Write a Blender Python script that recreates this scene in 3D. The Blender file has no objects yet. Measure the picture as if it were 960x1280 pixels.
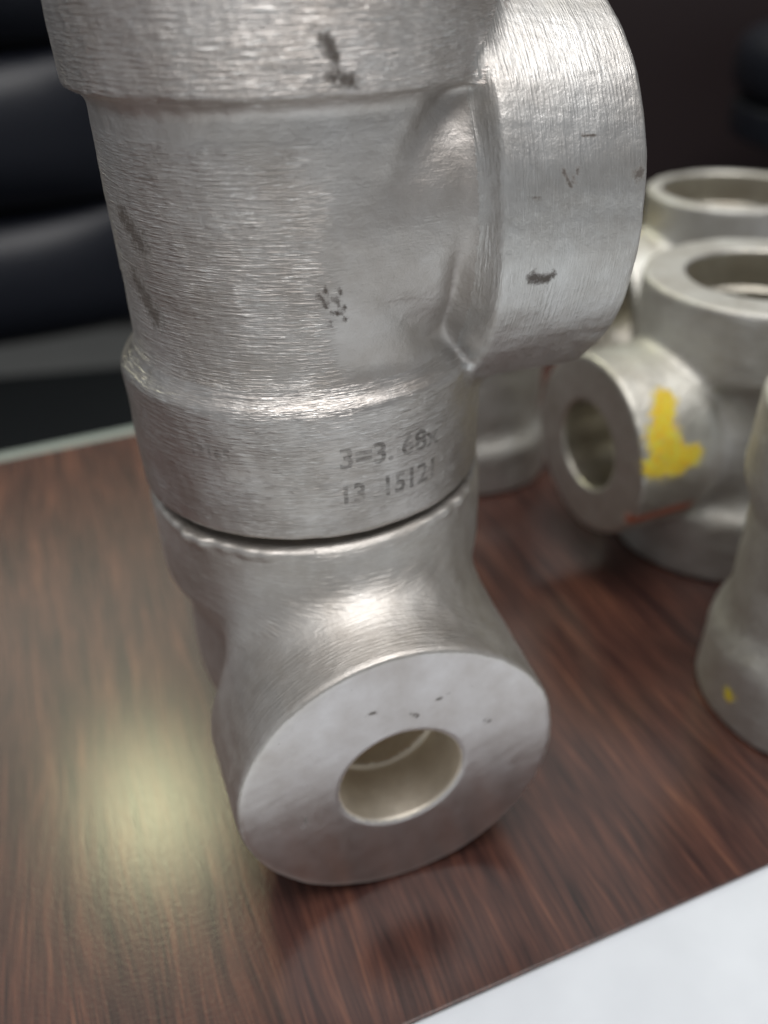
import bpy, bmesh, math, random
import numpy as np
from mathutils import Vector, Matrix
R_ = math.radians
SC = bpy.context.scene

# ------------------------------------------------------------------ camera
TH, RO, FPX, CH = 0.60265, -0.04582, 1044.4, 0.11872
fw = Vector((0, math.cos(TH), -math.sin(TH))); rt = Vector((1, 0, 0)); up = Vector((0, math.sin(TH), math.cos(TH)))
r2 = rt*math.cos(RO) + up*math.sin(RO); u2 = -rt*math.sin(RO) + up*math.cos(RO)
cd = bpy.data.cameras.new('camera'); cam = bpy.data.objects.new('camera', cd); SC.collection.objects.link(cam)
M = Matrix((( r2.x, u2.x, -fw.x, 0), (r2.y, u2.y, -fw.y, 0), (r2.z, u2.z, -fw.z, CH), (0, 0, 0, 1)))
cam.matrix_world = M
cd.sensor_fit = 'VERTICAL'; cd.sensor_height = 36; cd.sensor_width = 27; cd.lens = FPX/1280*36
cd.clip_start = 0.005; cd.clip_end = 60
cd.dof.use_dof = True; cd.dof.focus_distance = 0.0945; cd.dof.aperture_fstop = 12.3
SC.camera = cam

# ------------------------------------------------------------------ world, lamps, exposure
w = bpy.data.worlds.new('World'); SC.world = w; w.use_nodes = True
bg = w.node_tree.nodes['Background']; bg.inputs[0].default_value = (0.93, 0.96, 1.0, 1); bg.inputs[1].default_value = 0.22
SC.view_settings.view_transform = 'Standard'; SC.view_settings.look = 'None'
SC.cycles.glossy_bounces = 8
SC.view_settings.exposure = 0.2; SC.view_settings.gamma = 1.0

def area(name, loc, target, size, power, col, sy=None):
    l = bpy.data.lights.new(name, 'AREA'); l.energy = power; l.color = col
    l.shape = 'RECTANGLE' if sy else 'DISK'; l.size = size
    if sy: l.size_y = sy
    o = bpy.data.objects.new(name, l); SC.collection.objects.link(o)
    o.location = loc; o.rotation_euler = (Vector(target) - Vector(loc)).to_track_quat('-Z', 'Y').to_euler()
    return o
area('ceiling_lamp', (-0.51, 1.09, 1.36), (0, .1, 0), 0.15, 3.3, (1.0, 1.0, .60))
area('far_wash_fill', (-0.78, 1.62, 1.28), (0, .1, 0), 1.0, 1.5, (1.0, 1.0, .72), .5)  # added panel that lays the wide olive wash on the wood
area('bright_ceiling', (-0.25, 1.65, 1.95), (0, .1, 0), 2.4, 10, (1.0, .97, .90), 1.5)
area('overhead_fill', (0.12, -0.16, 1.5), (0, .1, 0), 1.2, 15, (1.0, .975, .95), .9)  # added soft light overhead, for contrast in the metal and light in the bore
area('left_fill', (-1.6, -.25, .75), (0, .1, .03), .9, .6, (.95, .97, 1.0), .9)  # added fill from the left for reflections in the metal, no window there

# ------------------------------------------------------------------ helpers
def link(o, parent=None):
    SC.collection.objects.link(o)
    if parent is not None: o.parent = parent
    return o
def empty(name, label, cat, loc, rz=0, group=None):
    o = bpy.data.objects.new(name, None); o.empty_display_size = .01; link(o)
    o.location = loc; o.rotation_euler = (0, 0, rz); o['label'] = label; o['category'] = cat
    if group: o['group'] = group
    return o
def mesh_np(name, V, F, mat, parent=None, N=None, attrs=None):
    me = bpy.data.meshes.new(name)
    nf = len(F); k = F.shape[1]
    me.vertices.add(len(V)); me.vertices.foreach_set('co', np.ascontiguousarray(V, dtype=np.float32).ravel())
    me.loops.add(nf*k); me.loops.foreach_set('vertex_index', np.ascontiguousarray(F, dtype=np.int32).ravel())
    me.polygons.add(nf); me.polygons.foreach_set('loop_start', np.arange(0, nf*k, k, dtype=np.int32))
    me.polygons.foreach_set('loop_total', np.full(nf, k, dtype=np.int32))
    me.update(calc_edges=True)
    me.polygons.foreach_set('use_smooth', np.ones(nf, dtype=bool))
    for an, av in (attrs or {}).items():
        a = me.attributes.new(an, 'FLOAT', 'POINT'); a.data.foreach_set('value', av.astype(np.float32))
    me.validate()
    if N is not None: me.normals_split_custom_set_from_vertices([tuple(n) for n in N.tolist()])
    me.materials.append(mat)
    return link(bpy.data.objects.new(name, me), parent)
def mesh_bm(name, bm, mat, parent=None, smooth=False):
    me = bpy.data.meshes.new(name); bm.normal_update(); bm.to_mesh(me); bm.free(); me.materials.append(mat)
    if smooth: me.polygons.foreach_set('use_smooth', [True]*len(me.polygons))
    return link(bpy.data.objects.new(name, me), parent)
def box(bm, x0, x1, y0, y1, z0, z1, bev=0, seg=3):
    r = bmesh.ops.create_cube(bm, size=1)
    for v in r['verts']: v.co = ((x0+x1)/2+v.co.x*(x1-x0), (y0+y1)/2+v.co.y*(y1-y0), (z0+z1)/2+v.co.z*(z1-z0))
    if bev:
        ed = list({e for v in r['verts'] for e in v.link_edges})
        bmesh.ops.bevel(bm, geom=ed, offset=bev, segments=seg, profile=.5, affect='EDGES')

# --- surface nets: turn a signed distance function into a smooth closed mesh
def surface_nets(sdf, lo, hi, h):
    lo = np.array(lo, float); n = np.ceil((np.array(hi)-lo)/h).astype(int)+1
    xs, ys, zs = [(lo[i]+h*np.arange(n[i])).astype(np.float32) for i in range(3)]
    X, Y, Z = np.meshgrid(xs, ys, zs, indexing='ij')
    D = sdf(X, Y, Z)
    ins = D < 0
    c = n-1
    cnt = np.zeros(c, dtype=np.int8)
    for a in (0, 1):
        for b in (0, 1):
            for d in (0, 1): cnt += ins[a:a+c[0], b:b+c[1], d:d+c[2]]
    act = (cnt > 0) & (cnt < 8)
    idx = -np.ones(c, dtype=np.int64); I, J, K = np.nonzero(act); idx[I, J, K] = np.arange(len(I))
    acc = np.zeros((len(I), 3)); num = np.zeros(len(I))
    for ax in range(3):
        o = [q for q in range(3) if q != ax]
        for a in (0, 1):
            for b in (0, 1):
                s = [0, 0, 0]; s[o[0]] = a; s[o[1]] = b
                e = list(s); e[ax] = 1
                d0 = D[I+s[0], J+s[1], K+s[2]]; d1 = D[I+e[0], J+e[1], K+e[2]]
                m = (d0 < 0) != (d1 < 0)
                t = np.where(m, d0/np.where(m, d0-d1, 1), 0)
                p = np.zeros((len(I), 3)); p[:, o[0]] = a; p[:, o[1]] = b; p[:, ax] = t
                acc += p*m[:, None]; num += m
    V = lo + h*(np.stack([I, J, K], 1) + acc/num[:, None])
    Fs = []
    for ax in range(3):
        o = [(ax+1) % 3, (ax+2) % 3]
        sl0 = [slice(None)]*3; sl1 = [slice(None)]*3; sl0[ax] = slice(0, -1); sl1[ax] = slice(1, None)
        A = ins[tuple(sl0)]; B = ins[tuple(sl1)]
        E = A != B
        E = E.copy()
        for q in o:
            s = [slice(None)]*3; s[q] = 0; E[tuple(s)] = False
            s[q] = -1; E[tuple(s)] = False
        P = np.stack(np.nonzero(E), 1)
        def cell(da, db):
            Q = P.copy(); Q[:, o[0]] -= da; Q[:, o[1]] -= db; return idx[Q[:, 0], Q[:, 1], Q[:, 2]]
        q = np.stack([cell(1, 1), cell(0, 1), cell(0, 0), cell(1, 0)], 1)
        fl = ~A[P[:, 0], P[:, 1], P[:, 2]]
        q[fl] = q[fl][:, ::-1]
        Fs.append(q)
    F = np.concatenate(Fs)
    def grad(V):
        e = h*.15; g = np.zeros_like(V)
        for ax in range(3):
            a = V.copy(); b = V.copy(); a[:, ax] += e; b[:, ax] -= e
            g[:, ax] = (sdf(a[:, 0], a[:, 1], a[:, 2])-sdf(b[:, 0], b[:, 1], b[:, 2]))/(2*e)
        return g
    for _ in range(3):
        g = grad(V); d = sdf(V[:, 0], V[:, 1], V[:, 2]); gg = (g*g).sum(1)
        V = V - g*np.clip(d/np.maximum(gg, .25), -h*.5, h*.5)[:, None]
    g = grad(V); N = g/np.maximum(np.linalg.norm(g, axis=1), 1e-9)[:, None]
    return V, F, N, grad

def smin(a, b, k):
    t = np.clip(k-np.abs(a-b), 0, None)/k
    return np.minimum(a, b)-t*t*k*.25
def smax(a, b, k): return -smin(-a, -b, k)
def wob(X, Y, Z, s, seed):
    rs = np.random.RandomState(seed); r = 0
    for i in range(5):
        d = rs.normal(size=3); d *= s*(1+.45*i)/np.linalg.norm(d)
        r = r + np.sin(X*d[0]+Y*d[1]+Z*d[2]+rs.uniform(0, 6.3))/(1+.3*i)
    return r/3

# everything in the fittings is in millimetres, scaled to metres when the mesh is linked
def fitting_sdf(cz, arms, blend=3.5, seed=1, wobble=.12):
    """arms: dicts  d=(x,y,z) unit direction, L, Rc collar radius, Rb barrel radius, lc collar length,
       slope = length of the tapered shoulder, bore, sock, depth, ch = edge rounding"""
    def f(X, Y, Z):
        Zc = Z-cz
        body = None; col = None; cut = None
        for a in arms:
            dx, dy, dz = a['d']
            t = X*dx+Y*dy+Zc*dz
            r = np.sqrt(np.maximum(X*X+Y*Y+Zc*Zc-t*t, 1e-9))
            b = smax(smax(r-a['Rb'], t-a['L']+1.5, .5), -t-a.get('back', 6), a.get('kb', 1.))
            if a.get('back') == 0: b = np.minimum(b, np.sqrt(X*X+Y*Y+Zc*Zc)-a['Rb'])
            body = b if body is None else (np.minimum(body, b) if a['d'] == (0, 0, 1) else smin(body, b, blend))
            t0 = a['L']-a['lc']
            cone = ((r-a['Rc'])*a['slope']-(t-t0)*(a['Rc']-a['Rb']+.6))/math.hypot(a['slope'], a['Rc']-a['Rb']+.6)
            c = smax(smax(r-a['Rc']-a.get('tp', 0)*(a['L']-t), t-a['L'], a['ch']), cone, a.get('ks', 1.4))
            c = smax(c, t0-a['slope']*1.3-t, .5)
            col = c if col is None else smin(col, c, a.get('kc', 2.4))
            h = r-a['bore']
            h = smax(h, -t-2, 1)
            h2 = smax(r-a.get('sock', a['bore']), a['L']-a.get('depth', 1)-t, .4)
            h = np.minimum(h, h2)
            h = smin(h, (np.maximum(r-a.get('sock', a['bore'])-.0, 0)+(a['L']-t))*.707-.35, .3)
            cut = h if cut is None else np.minimum(cut, h)
        g = arms[0].get('groove', 0)
        if g:      # forged hollows where the branch meets the run
            az_ = np.sqrt(Zc*Zc+8); u = (X-az_)*.7071; q = (X+az_)*.5
            body = body + 1.7*np.exp(-((X-15.3)/1.7)**2)/(1+np.exp(np.clip((Zc+2.5)*.7, -30, 30)))/(1+np.exp(np.clip((-Zc-13)*.9, -30, 30)))
            body = body + g*np.exp(-(u/np.where(u > 0, 3.6, 1.9))**2)*(lambda v: v*v*(3-2*v))(np.clip((q-3)/11, 0, 1))/(1+np.exp(np.clip((q-18.5)*1.6, -30, 30)))
        d = smin(body, col, arms[0].get('kbc', 2.0))
        d = d + wobble*wob(X, Y, Z, .35, seed)+wobble*.35*wob(X, Y, Z, 1.3, seed+9)
        if 'lip' in arms[0]:      # worn burr along parts of the top edge
            rr = np.sqrt(X*X+Y*Y); az_ = np.degrees(np.arctan2(Y, X)); lip = 0
            for c_, s_, h_ in arms[0]['lip']: lip = lip + h_*np.exp(-((az_-c_)/s_)**2)
            lip = lip*(1+.25*np.sin(az_*.31)+.15*np.sin(az_*.83))
            d = smin(d, np.sqrt((rr-24.2)**2+(Zc-30.6)**2+.01)-lip+.15*(lip < .1), .7)
        for a in arms:      # the sawn ends are machined flat
            d = smax(d, X*a['d'][0]+Y*a['d'][1]+Zc*a['d'][2]-a['L']+wobble, .35)
        return smax(d, -cut, .45)
    return f

def seg_field(P, segs):
    """soft distance field 1 at the middle of a mark, 0 at its rim"""
    r = np.zeros(len(P))
    for a, b, w_ in segs:
        a = np.array(a, float); b = np.array(b, float); ab = b-a; L = max((ab*ab).sum(), 1e-9)
        t = np.clip(((P-a)@ab)/L, 0, 1); d = np.linalg.norm(P-(a+t[:, None]*ab), axis=1)
        r = np.maximum(r, 1-d/w_)
    return r

def snap(segs, f, grad):
    """pull the ends of a mark on to the real surface"""
    out = []
    for a, b, w_ in segs:
        Q = np.array([a, b], float)
        for _ in range(5): Q = Q-grad(Q)*f(Q[:, 0], Q[:, 1], Q[:, 2])[:, None]
        out.append((Q[0], Q[1], w_))
    return out

def build_fitting(root, cz, arms, mats, h=.45, seed=1, blend=3.5, wobble=.12, dark=(), yellow=(), red=()):
    f = fitting_sdf(cz, arms, blend, seed, wobble)
    Rm = max(a['Rc'] for a in arms)+1.5
    lo = np.array([-Rm, -Rm, cz-Rm]); hi = np.array([Rm, Rm, cz+Rm])
    for a in arms:
        e = np.array([0, 0, cz])+np.array(a['d'])*(a['L']+1.5); lo = np.minimum(lo, e-.01); hi = np.maximum(hi, e+.01)
        
    V, F, N, grad = surface_nets(f, lo, hi, h)
    dark, yellow, red = snap(dark, f, grad), snap(yellow, f, grad), snap(red, f, grad)
    C = V[F].mean(1); NC = N[F].mean(1)
    lab = np.zeros(len(F), int)
    # region of every face: 0 body, 1+2i collar of arm i, 2+2i bore of arm i
    best = np.full(len(F), -1e9); Cc = C-np.array([0, 0, cz])
    inner = np.zeros(len(F), bool)
    for i, a in enumerate(arms):
        d = np.array(a['d'], float); t = Cc@d; rv = Cc-t[:, None]*d; r = np.linalg.norm(rv, axis=1)
        towards = (NC*rv).sum(1)/np.maximum(r, 1e-6)
        rin = max(a['bore'], a.get('sock', 0))+.3
        face_in = (r < rin) & (t > -1) & (t < a['L']+.2)
        oc = (t > a['L']-a['lc']-a['slope']*.9) & (r < a['Rc']+1.5) & (r > rin)
        # collar only where the surface really is that collar (largest radial coordinate wins)
        score = np.where(oc, -np.abs(r-a['Rc'])*(towards > .3)+np.where(np.abs((NC*d).sum(1)) > .8, 5, 0), -1e9)
        m = score > best
        lab[m & oc] = 1+2*i; best[m] = score[m]
        lab[face_in] = 2+2*i; best[face_in] = 1e9
    parts = [('body', 0, mats['body'])]
    for i, a in enumerate(arms):      # the machined end of an arm is a part of its own
        if 'mf' in a:
            lab[(lab == 1+2*i) & ((NC*np.array(a['d'])).sum(1) > .93)] = 101+i; parts.append(('end_face', 101+i, mats[a['mf']]))
    for i, a in enumerate(arms):
        parts.append(('socket_collar', 1+2*i, mats[a['m']])); parts.append(('bore', 2+2*i, mats['bore']))
    out = []
    for nm, l, mt in parts:
        fi = F[lab == l]
        if len(fi) < 8: continue
        u, inv = np.unique(fi, return_inverse=True)
        P = V[u]
        at = {'dark': seg_field(P, dark), 'yellow': seg_field(P, yellow), 'red': seg_field(P, red)}
        out.append(mesh_np(nm, P*.001, inv.reshape(fi.shape), mt, root, N[u], at))
    return f, grad, out

# ------------------------------------------------------------------ materials
def newmat(name):
    m = bpy.data.materials.new(name); m.use_nodes = True; nt = m.node_tree
    return m, nt, nt.nodes['Principled BSDF']
def nd(nt, t, **k):
    n = nt.nodes.new(t)
    for a, v in k.items():
        if a == 'inp':
            for i, x in v.items(): n.inputs[i].default_value = x
        else: setattr(n, a, v)
    return n
def mathn(nt, op, a, b=None, c=None, clamp=False):
    n = nd(nt, 'ShaderNodeMath', operation=op, use_clamp=clamp)
    for i, v in enumerate((a, b, c)):
        if v is None: continue
        if isinstance(v, (int, float)): n.inputs[i].default_value = v
        else: nt.links.new(v, n.inputs[i])
    return n.outputs[0]
def noise(nt, vec, scale, detail=3, rough=.5, mul=None, dist=0):
    if mul is not None:
        m = nd(nt, 'ShaderNodeVectorMath', operation='MULTIPLY'); nt.links.new(vec, m.inputs[0]); m.inputs[1].default_value = mul; vec = m.outputs[0]
    n = nd(nt, 'ShaderNodeTexNoise'); nt.links.new(vec, n.inputs['Vector'])
    n.inputs['Scale'].default_value = scale; n.inputs['Detail'].default_value = detail; n.inputs['Roughness'].default_value = rough
    n.inputs['Distortion'].default_value = dist
    return n.outputs[0]
def ramp(nt, fac, stops):
    n = nd(nt, 'ShaderNodeValToRGB'); cr = n.color_ramp
    while len(cr.elements) < len(stops): cr.elements.new(.5)
    for e, (p, c) in zip(cr.elements, stops):
        e.position = p; e.color = c if len(c) == 4 else (*c, 1)
    nt.links.new(fac, n.inputs[0]); return n.outputs[0]
def mix(nt, fac, a, b):
    n = nd(nt, 'ShaderNodeMix', data_type='RGBA')
    for i, v in ((0, fac), (6, a), (7, b)):
        if isinstance(v, (int, float)): n.inputs[i].default_value = v
        elif isinstance(v, tuple): n.inputs[i].default_value = (*v, 1) if len(v) == 3 else v
        else: nt.links.new(v, n.inputs[i])
    return n.outputs[2]

def metal(name, axis='z', streak=1.0, grain=.5, base=(.60, .585, .565), rough=.36, split=None, seed=0., pit=.3):
    """forged steel; streaks run round the given axis (grinding marks); split = local x (mm) right of which the ground marks stop"""
    m, nt, b = newmat(name)
    tc = nd(nt, 'ShaderNodeTexCoord'); mp = nd(nt, 'ShaderNodeVectorMath', operation='MULTIPLY_ADD')
    nt.links.new(tc.outputs['Object'], mp.inputs[0]); mp.inputs[1].default_value = (1000,)*3; mp.inputs[2].default_value = (seed*7, seed*3, seed*11)
    P = mp.outputs[0]
    lo, hi = .26, 3.6
    mul = {'z': (lo, lo, hi), 'x': (hi, lo, lo), 'n': (1.2, 1.2, 1.2)}[axis]
    mul2 = tuple(v*q for v, q in zip(mul, (2.1, 2.1, 2.1)))
    s1 = noise(nt, P, 1, 2, .55, mul, .25); s2 = noise(nt, P, 1, 2, .6, mul2, .15)
    s3 = noise(nt, P, 1, 3, .6, tuple(.35*v for v in mul))
    crest = mathn(nt, 'MULTIPLY_ADD', s1, 3.2, -1.35, clamp=True)
    st = mathn(nt, 'ADD', mathn(nt, 'MULTIPLY', crest, .75), mathn(nt, 'MULTIPLY', s2, .75))
    pat = noise(nt, P, .16, 3, .6)                       # where the grinding is deeper
    patm = mathn(nt, 'MULTIPLY_ADD', pat, 2.4, -.55, clamp=True)
    st = mathn(nt, 'MULTIPLY', st, patm)
    if split is not None:
        sx = nd(nt, 'ShaderNodeSeparateXYZ'); nt.links.new(tc.outputs['Object'], sx.inputs[0])
        e = noise(nt, P, .35, 2, .5)
        k = mathn(nt, 'MULTIPLY', sx.outputs[0], -1000)
        k = mathn(nt, 'ADD', k, mathn(nt, 'MULTIPLY_ADD', e, 9.0, split-4.5))
        k = mathn(nt, 'MULTIPLY_ADD', k, .28, .5, clamp=True)
        k = mathn(nt, 'MULTIPLY', k, mathn(nt, 'MULTIPLY_ADD', sx.outputs[2], -900, mathn(nt, 'MULTIPLY_ADD', e, 2, 41.5), clamp=True))
        st = mathn(nt, 'MULTIPLY', st, mathn(nt, 'MULTIPLY_ADD', k, .93, .07)); patm = mathn(nt, 'MULTIPLY', patm, k)
    g = noise(nt, P, 3.2, 4, .65)
    g2 = noise(nt, P, .9, 3, .6)
    hgt = mathn(nt, 'ADD', mathn(nt, 'MULTIPLY', st, .125*streak), mathn(nt, 'MULTIPLY', g, .034*grain))
    hgt = mathn(nt, 'ADD', hgt, mathn(nt, 'MULTIPLY', g2, .10*grain))
    bp = nd(nt, 'ShaderNodeBump'); bp.inputs['Strength'].default_value = 1; bp.inputs['Distance'].default_value = .001
    nt.links.new(hgt, bp.inputs['Height']); nt.links.new(bp.outputs[0], b.inputs['Normal'])
    # colour: slight warm/cool mottling and small dark pits
    big = noise(nt, P, .11, 4, .6)
    col = mix(nt, mathn(nt, 'MULTIPLY_ADD', big, 2.2, -.6, clamp=True), tuple(v*q for v, q in zip(base, (.80, .775, .75))), tuple(v*q for v, q in zip(base, (1.1, 1.12, 1.14))))
    pits = noise(nt, P, 1.5, 4, .7)
    pm = mathn(nt, 'MULTIPLY_ADD', pits, 9, -6.1, clamp=True)
    col = mix(nt, mathn(nt, 'MULTIPLY', pm, pit), col, (.13, .115, .10))
    thr = mathn(nt, 'MULTIPLY_ADD', s3, -.5, .30)
    col = mix(nt, mathn(nt, 'MULTIPLY', mathn(nt, 'MULTIPLY', mathn(nt, 'MULTIPLY_ADD', thr, 5, 0, clamp=True), patm), .22*min(streak, 1)), col, (.25, .225, .205))
    shine = mathn(nt, 'MULTIPLY', mathn(nt, 'MULTIPLY_ADD', s2, 10, -5.6, clamp=True), mathn(nt, 'MULTIPLY', patm, min(1, .75*streak)))
    col = mix(nt, shine, col, (.88, .87, .85))  # polished scratch crests, with their sparkle painted into the base colour
    en = noise(nt, P, 1.4, 5, .72)
    def attr(nm): 
        a = nd(nt, 'ShaderNodeAttribute', attribute_name=nm); return a.outputs['Fac']
    dk = mathn(nt, 'ADD', attr('dark'), mathn(nt, 'MULTIPLY_ADD', en, 2.2, -1.22))
    dk = mathn(nt, 'MULTIPLY', dk, mathn(nt, 'GREATER_THAN', attr('dark'), .001)); dk = mathn(nt, 'MULTIPLY', dk, 1.5, clamp=True)
    col = mix(nt, mathn(nt, 'MULTIPLY', dk, mathn(nt, 'MULTIPLY_ADD', big, .4, .62)), col, (.060, .040, .027))
    yl = mathn(nt, 'ADD', attr('yellow'), mathn(nt, 'MULTIPLY_ADD', en, 1.9, -1.02))
    yl = mathn(nt, 'MULTIPLY', yl, mathn(nt, 'GREATER_THAN', attr('yellow'), .001)); yl = mathn(nt, 'MULTIPLY', yl, 4.5, clamp=True); yl = mathn(nt, 'MULTIPLY', yl, mathn(nt, 'MULTIPLY_ADD', noise(nt, P, 2.2, 3, .7), 3.0, -.35, clamp=True))
    ycol = mix(nt, mathn(nt, 'MULTIPLY_ADD', noise(nt, P, .8, 3, .6), 4, -1.6, clamp=True), (.80, .52, .02), (.72, .66, .05))
    col = mix(nt, yl, col, ycol)
    rd = mathn(nt, 'ADD', attr('red'), mathn(nt, 'MULTIPLY_ADD', en, 1.0, -.60))
    rd = mathn(nt, 'MULTIPLY', rd, mathn(nt, 'GREATER_THAN', attr('red'), .001)); rd = mathn(nt, 'MULTIPLY', rd, 1.6, clamp=True)
    col = mix(nt, rd, col, (.45, .10, .04))
    paint = mathn(nt, 'MAXIMUM', yl, rd)
    nt.links.new(col, b.inputs['Base Color'])
    nt.links.new(mathn(nt, 'SUBTRACT', 1.0, mathn(nt, 'MAXIMUM', paint, mathn(nt, 'MULTIPLY', dk, .8))), b.inputs['Metallic'])
    rg = mathn(nt, 'MULTIPLY_ADD', noise(nt, P, .4, 4, .65), .22, rough-.05)
    rg = mathn(nt, 'SUBTRACT', rg, mathn(nt, 'MULTIPLY', shine, .14))
    nt.links.new(mathn(nt, 'ADD', rg, mathn(nt, 'MULTIPLY', mathn(nt, 'MAXIMUM', paint, dk), .25)), b.inputs['Roughness'])
    return m

def plain(name, col, rough=.5, metallic=0, bump=0, bscale=400, spec=.5, coat=0):
    m, nt, b = newmat(name)
    tc = nd(nt, 'ShaderNodeTexCoord'); n = noise(nt, tc.outputs['Object'], bscale, 4, .6)
    c = mix(nt, n, tuple(v*.8 for v in col), tuple(min(1, v*1.2) for v in col))
    nt.links.new(c, b.inputs['Base Color']); b.inputs['Roughness'].default_value = rough; b.inputs['Metallic'].default_value = metallic
    b.inputs['Specular IOR Level'].default_value = spec; b.inputs['Coat Weight'].default_value = coat
    if bump:
        bp = nd(nt, 'ShaderNodeBump'); bp.inputs['Strength'].default_value = 1; bp.inputs['Distance'].default_value = bump
        nt.links.new(n, bp.inputs['Height']); nt.links.new(bp.outputs[0], b.inputs['Normal'])
    return m

def wood_laminate():
    m, nt, b = newmat('dark red wood laminate')
    tc = nd(nt, 'ShaderNodeTexCoord'); mp = nd(nt, 'ShaderNodeVectorMath', operation='SCALE')
    nt.links.new(tc.outputs['Object'], mp.inputs[0]); mp.inputs['Scale'].default_value = 1000
    P = mp.outputs[0]
    wv = noise(nt, P, 1, 2, .5, (.05, .012, .05))
    wm = nd(nt, 'ShaderNodeCombineXYZ'); nt.links.new(mathn(nt, 'MULTIPLY_ADD', wv, 9, -4.5), wm.inputs[0])
    ad = nd(nt, 'ShaderNodeVectorMath', operation='ADD'); nt.links.new(P, ad.inputs[0]); nt.links.new(wm.outputs[0], ad.inputs[1]); Q = ad.outputs[0]
    a = noise(nt, Q, 1, 4, .6, (.34, .020, 1)); fine = noise(nt, Q, 1, 3, .65, (1.9, .055, 1)); hair = noise(nt, Q, 1, 2, .6, (4.5, .10, 1))
    t = mathn(nt, 'ADD', mathn(nt, 'MULTIPLY', a, .65), mathn(nt, 'ADD', mathn(nt, 'MULTIPLY', fine, .60), mathn(nt, 'MULTIPLY', hair, .40)))
    t = mathn(nt, 'MULTIPLY_ADD', t, 2.1, -1.22)
    col = ramp(nt, t, [(0.05, (.014, .009, .009)), (.32, (.042, .020, .018)), (.52, (.070, .032, .026)), (.72, (.112, .047, .034)), (.95, (.18, .080, .050))])
    spots = noise(nt, Q, 1, 3, .6, (.10, .05, 1))
    col = mix(nt, mathn(nt, 'MULTIPLY_ADD', spots, 3, -1.5, clamp=True), col, mix(nt, .5, col, (.060, .026, .022)))
    nt.links.new(col, b.inputs['Base Color'])
    dust = noise(nt, P, 1.6, 3, .6)
    nt.links.new(mathn(nt, 'MULTIPLY_ADD', dust, .17, .12), b.inputs['Roughness'])
    bp = nd(nt, 'ShaderNodeBump'); bp.inputs['Strength'].default_value = 1; bp.inputs['Distance'].default_value = .001
    hh = mathn(nt, 'ADD', mathn(nt, 'MULTIPLY', fine, .012), mathn(nt, 'MULTIPLY', noise(nt, P, 1.6, 3, .6), .024))
    nt.links.new(hh, bp.inputs['Height']); nt.links.new(bp.outputs[0], b.inputs['Normal'])
    b.inputs['Specular IOR Level'].default_value = .42
    return m

M_body = metal('forged steel ground on one side', 'z', 2.2, 1.1, split=-1.0, seed=1, rough=.45, base=(.58, .55, .525))
M_run = metal('forged steel collar, marks round the run', 'z', 1.0, .5, seed=2, base=(.59, .56, .535))
M_top = metal('forged steel collar, coarse scale', 'z', 1.8, 1.5, seed=6, base=(.63, .59, .56))
M_out = metal('forged steel collar, marks round the outlet', 'x', .55, .9, rough=.41, seed=3, base=(.62, .605, .585))
M_elb = metal('satin steel elbow body', 'z', .55, .5, seed=4, base=(.63, .60, .565), rough=.47)
M_els = metal('satin steel elbow collar', 'x', .45, .5, seed=4, base=(.63, .60, .565), rough=.47)
M_face = metal('machined steel face', 'n', .02, .03, seed=5, base=(.65, .615, .595), rough=.27, pit=.5)
M_bore = metal('machined bore', 'x', .3, .25, seed=8, base=(.86, .80, .70), rough=.5)
M_dbore = metal('dull bore', 'x', .2, .2, seed=9, base=(.68, .65, .58), rough=.33)
M_dull = metal('dull grey forged steel', 'z', .6, .8, seed=11, base=(.64, .63, .60), rough=.58)
M_dullx = metal('dull grey forged steel, branch', 'x', .5, .7, seed=12, base=(.66, .65, .60), rough=.46)
M_mark = None
PSI = .34886

# ------------------------------------------------------------------ the setting: floor, back wall
bm = bmesh.new(); box(bm, -6, 6, -4, 6, -.80, -.74)
fl = mesh_bm('floor', bm, plain('grey floor', (.16, .165, .17), .35, bscale=2)); fl['kind'] = 'structure'
bm = bmesh.new(); box(bm, -3, 3, 2.2, 2.3, -.74, 1.6)
wl = mesh_bm('back_wall', bm, plain('dark wall', (.035, .03, .032), .7, bscale=3)); wl['kind'] = 'structure'

# ------------------------------------------------------------------ table
T = empty('table', 'white table with a dark reddish brown wood grain panel laid across its top', 'table', (0, .0527, 0), PSI)
WD = (.2468-.0527)*math.cos(PSI)
M_wood = wood_laminate(); M_white = plain('white laminate', (.75, .79, .85), .38, bscale=30)
bm = bmesh.new(); box(bm, -.55, .62, 0.0, WD, -.0008, 0, .0003, 2); mesh_bm('wood_panel', bm, M_wood, T)
bm = bmesh.new(); box(bm, -.60, .70, -.42, WD-.0005, -.028, -.0009, .002, 3); mesh_bm('tabletop', bm, M_white, T)
bm = bmesh.new(); box(bm, -.60, .70, WD+.0002, WD+.006, -.028, -.0002, .0015, 3); mesh_bm('shaded_edge', bm, plain('grey green edging', (.24, .28, .26), .45), T, True)  # far edge of the white table, its shade put into the colour
for sx in (-.56, .63):
    for sy in (-.38, WD-.045):
        bm = bmesh.new(); box(bm, sx, sx+.03, sy, sy+.03, -.74, -.0285, .003, 2); mesh_bm('leg', bm, M_white, T)

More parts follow.
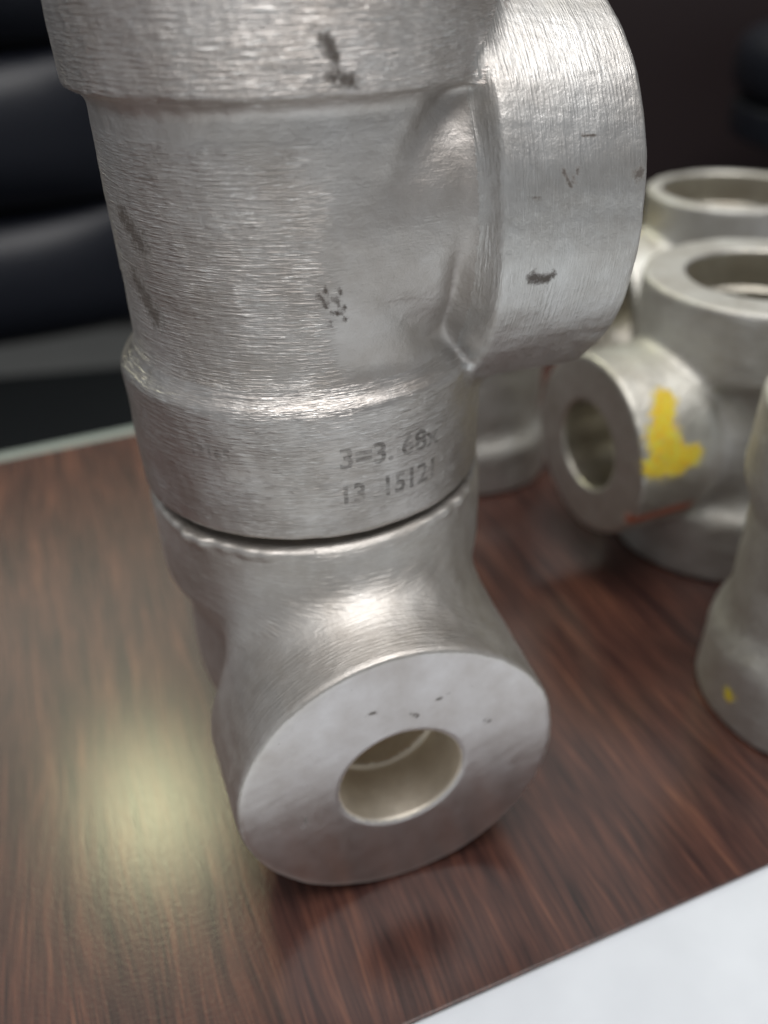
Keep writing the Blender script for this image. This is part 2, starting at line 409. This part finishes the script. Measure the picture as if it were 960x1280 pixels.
# ------------------------------------------------------------------ the elbow and the tee standing on it
AX = Vector((-.010195, .109996)); PHI = .29895; AL = .25869
elb = empty('pipe_elbow', 'small steel elbow under the big tee, thick round face and bore turned to the viewer', 'pipe elbow', (AX.x, AX.y, 0), PHI-math.pi/2)
arms = [dict(d=(0, 0, 1), L=31.5, Rc=24.9, Rb=22.2, lc=14.5, slope=4, bore=8.7, sock=15, depth=9, ch=2.6, m='run', back=0, kbc=2.5, lip=[(-55, 17, 1.15), (-28, 9, .7), (38, 14, 1.0)]),
        dict(d=(1, 0, 0), L=37.7, Rc=23.0, Rb=20.8, lc=17.5, slope=2.5, tp=.055, bore=8.1, sock=8.75, depth=10, ch=1.3, m='side', mf='face', back=0, kc=9)]
f_e, g_e, parts_e = build_fitting(elb, 23, arms, dict(body=M_elb, run=M_elb, side=M_els, face=M_face, bore=M_bore), .42, 21, 5, .10,
    dark=[((37.7, 1.5, 35.6), (37.7, 2.4, 34.6), .30), ((37.7, 4.5, 36.5), (37.7, 6.5, 37.0), .2), ((37.7, 12, 30), (37.7, 13, 29.5), .27), ((37.7, -3, 37.8), (37.7, -4.6, 37.3), .22), ((37.7, -14, 21), (37.7, -14.3, 19), .3)])

tee = empty('pipe_tee', 'largest steel tee, standing on the elbow, with etched numbers on its lower collar', 'pipe tee', (AX.x-.0003, AX.y+.0008, .0551), AL)
cz = 35.5
tee.rotation_euler = (Matrix.Rotation(R_(.9), 3, Vector((-.75, -.66, 0)).cross(Vector((0, 0, 1)))) @ Matrix.Rotation(AL, 3, 'Z')).to_euler()
arms = [dict(d=(0, 0, -1), L=35.5, Rc=24.9, Rb=22.4, lc=18.0, slope=2.6, ks=.7, bore=14.5, sock=17.5, depth=10, ch=1.3, m='run', kbc=1.8, groove=1.5),
        dict(d=(0, 0, 1), L=35.5, Rc=24.9, Rb=22.5, lc=19.9, slope=.8, bore=14.5, sock=17.5, depth=10, ch=.9, m='top', ks=.6),
        dict(d=(1, 0, 0), L=36.3, Rc=24.9, Rb=21.6, lc=17.2, slope=2.4, ks=.7, back=1.5, kb=7, bore=14.5, sock=17.5, depth=10, ch=1.1, m='out')]
def tl(x, y, z):      # world millimetres to the tee's own frame
    dx, dy = x-AX.x*1000, y-AX.y*1000; c, s = math.cos(AL), math.sin(AL)
    return (c*dx+s*dy, -s*dx+c*dy, z-54.8)
dark = [(tl(-3.8, 86, 110.6), tl(-3.0, 86, 109.4), 1.25), (tl(-3.4, 86.0, 107.6), tl(-1.2, 86.2, 107.3), 1.05),
        (tl(-28.3, 96.2, 93.2), tl(-26.2, 94.0, 90.6), 2.7), (tl(-28.4, 96.3, 86.0), tl(-26.2, 94.0, 82.0), 2.6),
        ((22.7, -24.4, 31.1), (24.6, -24.5, 30.7), .95), ((24.6, -24.5, 30.7), (25.5, -24.4, 31.2), .65),
        ((25.7, -24.3, 42.4), (26.6, -24.3, 40.7), .33), ((26.6, -24.3, 40.7), (27.6, -24.2, 42.5), .33), ((28, -24, 46), (30, -24, 45.8), .25), ((22, -24.4, 40), (23.2, -24.3, 39.7), .25),
        ((34.9, -24.3, 41.0), (34.9, -24.3, 41.4), .9)]
rs = random.Random(3)
for k in range(16):
    p = tl(-4.9+rs.uniform(-1.2, 2.0), 88.1, 85+rs.uniform(-2.2, 1.8)); dark.append((p, p, rs.uniform(.40, .56)))
f_t, g_t, parts_t = build_fitting(tee, cz, arms, dict(body=M_body, run=M_run, top=M_top, out=M_out, bore=M_bore), .40, 5, 5.0, .13, dark=dark)

# etched numbers on the lower collar, laid on the real surface
def etched(root, text, f, size, az, z, slope, mat, R=24.9, off=.05, sx=1.0):
    cu = bpy.data.curves.new('t', 'FONT'); cu.body = text; cu.size = size; cu.resolution_u = 2; cu.offset = size*.028
    o = bpy.data.objects.new('t', cu); SC.collection.objects.link(o)
    bpy.context.view_layer.update()
    me = bpy.data.meshes.new_from_object(o.evaluated_get(bpy.context.evaluated_depsgraph_get()))
    bpy.data.objects.remove(o)
    bm = bmesh.new(); bm.from_mesh(me); bmesh.ops.triangulate(bm, faces=bm.faces)
    bmesh.ops.remove_doubles(bm, verts=bm.verts, dist=1e-6)
    for _ in range(3):
        L = [e for e in bm.edges if e.calc_length() > .55]
        if L: bmesh.ops.subdivide_edges(bm, edges=L, cuts=1)
        bmesh.ops.triangulate(bm, faces=[q for q in bm.faces if len(q.verts) > 3])
    P = np.array([v.co[:] for v in bm.verts])
    X = P[:, 0]*sx; Yy = P[:, 1]
    aa = az + X/R; r = np.full(len(P), R+off)
    zz = z + Yy + slope*X
    for _ in range(4):
        d = f(r*np.cos(aa), r*np.sin(aa), zz); r = r-(d-off)
    Q = np.stack([r*np.cos(aa), r*np.sin(aa), zz], 1)*.001
    for v, q in zip(bm.verts, Q): v.co = q
    return mesh_bm('etched_marking', bm, mat, root)
def etch_mat(name, amount):
    m, nt, b = newmat(name)
    tc = nd(nt, 'ShaderNodeTexCoord')
    n1 = noise(nt, tc.outputs['Object'], 1, 3, .65, (500, 500, 3800)); n2 = noise(nt, tc.outputs['Object'], 420, 2)
    a = mathn(nt, 'MULTIPLY_ADD', n1, 2.6, -1.0+amount, clamp=True); a = mathn(nt, 'MULTIPLY', a, mathn(nt, 'MULTIPLY_ADD', n2, 2.2, -.35, clamp=True))
    b.inputs['Base Color'].default_value = (.10, .088, .078, 1); b.inputs['Roughness'].default_value = .5; b.inputs['Metallic'].default_value = .5
    nt.links.new(mathn(nt, 'MULTIPLY', a, .45+amount*.5), b.inputs['Alpha'])
    return m
me1, me2 = etch_mat('etched ink', .33), etch_mat('worn etched ink', .02)
a0 = R_(-78)-AL
etched(tee, '3=3. 68x', f_t, 4.0, a0, 10.4, -.02, me1)
etched(tee, '13  15121', f_t, 4.0, a0-.01, 5.2, .0, me1, sx=.90)
etched(tee, '13165', f_t, 2.4, R_(-122)-AL, 11.6, .0, me2)

# ------------------------------------------------------------------ fittings in the background
def bgtee(label, loc, rz, H, L, Rc, seed, yellow=(), red=(), bore=13.5, sock=17, ls=None, slope=3.0, h=.75, Ro=None):
    Ro = Ro or Rc
    t = empty('pipe_tee', label, 'pipe tee', loc, rz, None)
    lc = H*.25
    arms = [dict(d=(0, 0, -1), L=H/2, Rc=Rc, Rb=Rc*.88, lc=lc, slope=slope, bore=bore, sock=sock, depth=H*.14, ch=1.2, m='run'),
            dict(d=(0, 0, 1), L=H/2, Rc=Rc, Rb=Rc*.88, lc=lc, slope=slope, bore=bore, sock=sock, depth=H*.14, ch=1.6, m='run'),
            dict(d=(1, 0, 0), L=L, Rc=Ro, Rb=Ro*.9, lc=L*.45, slope=slope, bore=ls or bore, sock=ls or sock, depth=H*.14, ch=1.3, m='out')]
    build_fitting(t, H/2, arms, dict(body=M_dull, run=M_dull, out=M_dullx, bore=M_dbore), h, seed, 3.0, .18, yellow=yellow, red=red)
    return t
# B: the marked tee
bB = math.radians(20)
yel = [((30.2, 12.2, 45.2), (32.6, 15, 41.5), 2.9), ((33, 16.6, 39.4), (32, 18.5, 35.8), 4.6), ((31, 18.5, 35.6), (26.5, 18.6, 35.3), 2.7), ((35.5, 18.3, 35), (30, 18.7, 34.2), 3.0)]
bgtee('steel tee with a bright yellow paint splash on its branch, behind the big tee', (.078, .162, 0), math.pi+bB, 61, 38, 23.5, 31,
      yellow=yel, red=[((25, 17.1, 22.5), (42, 17.1, 22), 2.6)], ls=9.3, bore=13.5, sock=15, Ro=19.0)
bgtee('rearmost steel tee, its thin-rimmed socket showing above the yellow splashed tee', (.0940, .2230, 0), math.pi+R_(10), 62, 33, 21.5, 33, bore=15, sock=17.6,
      yellow=[((28, -8, 50), (28, -3, 52), 5)])
bgtee('steel tee half hidden in the gap between the big tee and the yellow splashed one', (.0250, .1965, 0), R_(150), 50, 30, 19.3, 35, bore=11, sock=13)
bgtee('scuffed steel tee with faint yellow specks cut by the right edge of the photo', (.077, .1075, 0), R_(-20), 60, 33, 19.5, 37, slope=4.5, bore=11.5, sock=13.5,
      yellow=[((-15.5, -13, 7), (-15.5, -13, 7.5), 1.3), ((-3, -20, 6), (-3, -20, 7), 1.6)])

# ------------------------------------------------------------------ chair behind the table (left) and dark cabinet (right)
M_lea = plain('black leather', (.012, .014, .022), .38, bump=.0006, bscale=260)
ch = empty('office_chair', 'black padded leather office chair with horizontally ribbed backrest behind the table', 'chair', (-.42, .62, -.74), R_(6))
def roll(z0, z1, y0, bulge, name, width=.52):
    bm = bmesh.new(); n = 22; mseg = 24; rows = []
    for i in range(mseg+1):
        t = i/mseg; z = z0+(z1-z0)*t
        d = bulge*(max(0, 1-abs(2*t-1)**2.6))**.62
        row = []
        for j in range(n+1):
            s = j/n*2-1; x = s*width/2
            e = (1-abs(s)**6)
            row.append(bm.verts.new((x, y0-d*e-.05*s*s*-1, z)))
        rows.append(row)
    for i in range(mseg):
        for j in range(n): bm.faces.new((rows[i][j], rows[i][j+1], rows[i+1][j+1], rows[i+1][j]))
    back = []
    for row in (rows[0], rows[-1]):
        back.append([bm.verts.new((v.co.x, y0+.09, v.co.z)) for v in row])
    for j in range(n):
        bm.faces.new((rows[-1][j], rows[-1][j+1], back[1][j+1], back[1][j])); bm.faces.new((rows[0][j+1], rows[0][j], back[0][j], back[0][j+1]))
        bm.faces.new((back[0][j+1], back[0][j], back[1][j], back[1][j+1]))
    return mesh_bm(name, bm, M_lea, ch, True)
for z0, z1 in ((.590, .692), (.695, .802), (.805, .91), (.913, 1.01)): roll(z0, z1, .02, .035, 'back_cushion')
bm = bmesh.new(); box(bm, -.27, .27, -.32, .06, .44, .565, .045, 6); mesh_bm('seat', bm, plain('matt black seat leather', (.011, .013, .014), .6, bscale=200, spec=.25), ch, True)
bm = bmesh.new(); box(bm, -.28, .28, -.33, -.0, .41, .455, .012, 3); mesh_bm('seat_pan', bm, plain('dark plastic', (.02, .022, .024), .4), ch, True)
bm = bmesh.new(); bmesh.ops.create_cone(bm, cap_ends=True, segments=24, radius1=.03, radius2=.03, depth=.33, matrix=Matrix.Translation((0, -.18, .2))); mesh_bm('pedestal', bm, plain('black steel', (.02, .02, .02), .3, 1), ch, True)
for k in range(5):
    bm = bmesh.new(); a = k*2*math.pi/5
    box(bm, .0, .28, -.02, .02, .03, .06, .008, 2); bmesh.ops.rotate(bm, verts=bm.verts, matrix=Matrix.Rotation(a, 3, 'Z')); bmesh.ops.translate(bm, verts=bm.verts, vec=(0, -.18, 0))
    mesh_bm('leg', bm, M_lea, ch, True)

cb = empty('cabinet', 'dark reddish brown cabinet in shadow behind the fittings', 'cabinet', (.55, .72, -.74), R_(-4))
M_cab = plain('very dark red wood', (.022, .012, .013), .55, bscale=6)
bm = bmesh.new(); box(bm, -.55, .8, 0, .4, 0, 1.15, .004, 2); mesh_bm('carcass', bm, M_cab, cb)
for k in range(3):
    bm = bmesh.new(); box(bm, -.53+k*.445, -.53+k*.445+.435, -.018, -.001, .04, 1.11, .004, 2); d = mesh_bm('door', bm, M_cab, cb)
    bm = bmesh.new(); box(bm, -.53+k*.445+.40, -.53+k*.445+.412, -.045, -.019, .62, .76, .004, 2); mesh_bm('handle', bm, plain('dark handle', (.03, .03, .03), .3, 1), d)

st = empty('stool', 'black round padded stool in the dark behind the rearmost fitting', 'stool', (.34, .56, -.74))
def disc(name, r, z0, z1, bev, mat, seg=40):
    bm = bmesh.new(); bmesh.ops.create_cone(bm, cap_ends=True, segments=seg, radius1=r, radius2=r, depth=z1-z0, matrix=Matrix.Translation((0, 0, (z0+z1)/2)))
    e = [e for e in bm.edges if len(e.link_faces) == 2 and abs(e.verts[0].co.z-e.verts[1].co.z) < 1e-6]
    if bev: bmesh.ops.bevel(bm, geom=e, offset=bev, segments=4, profile=.5, affect='EDGES')
    return mesh_bm(name, bm, mat, st, True)
disc('cushion', .11, .765, .805, .016, M_lea); disc('seat_rim', .107, .745, .7645, .003, M_lea)
disc('pedestal', .022, .03, .744, .002, M_lea); disc('base', .16, 0, .029, .01, M_lea)
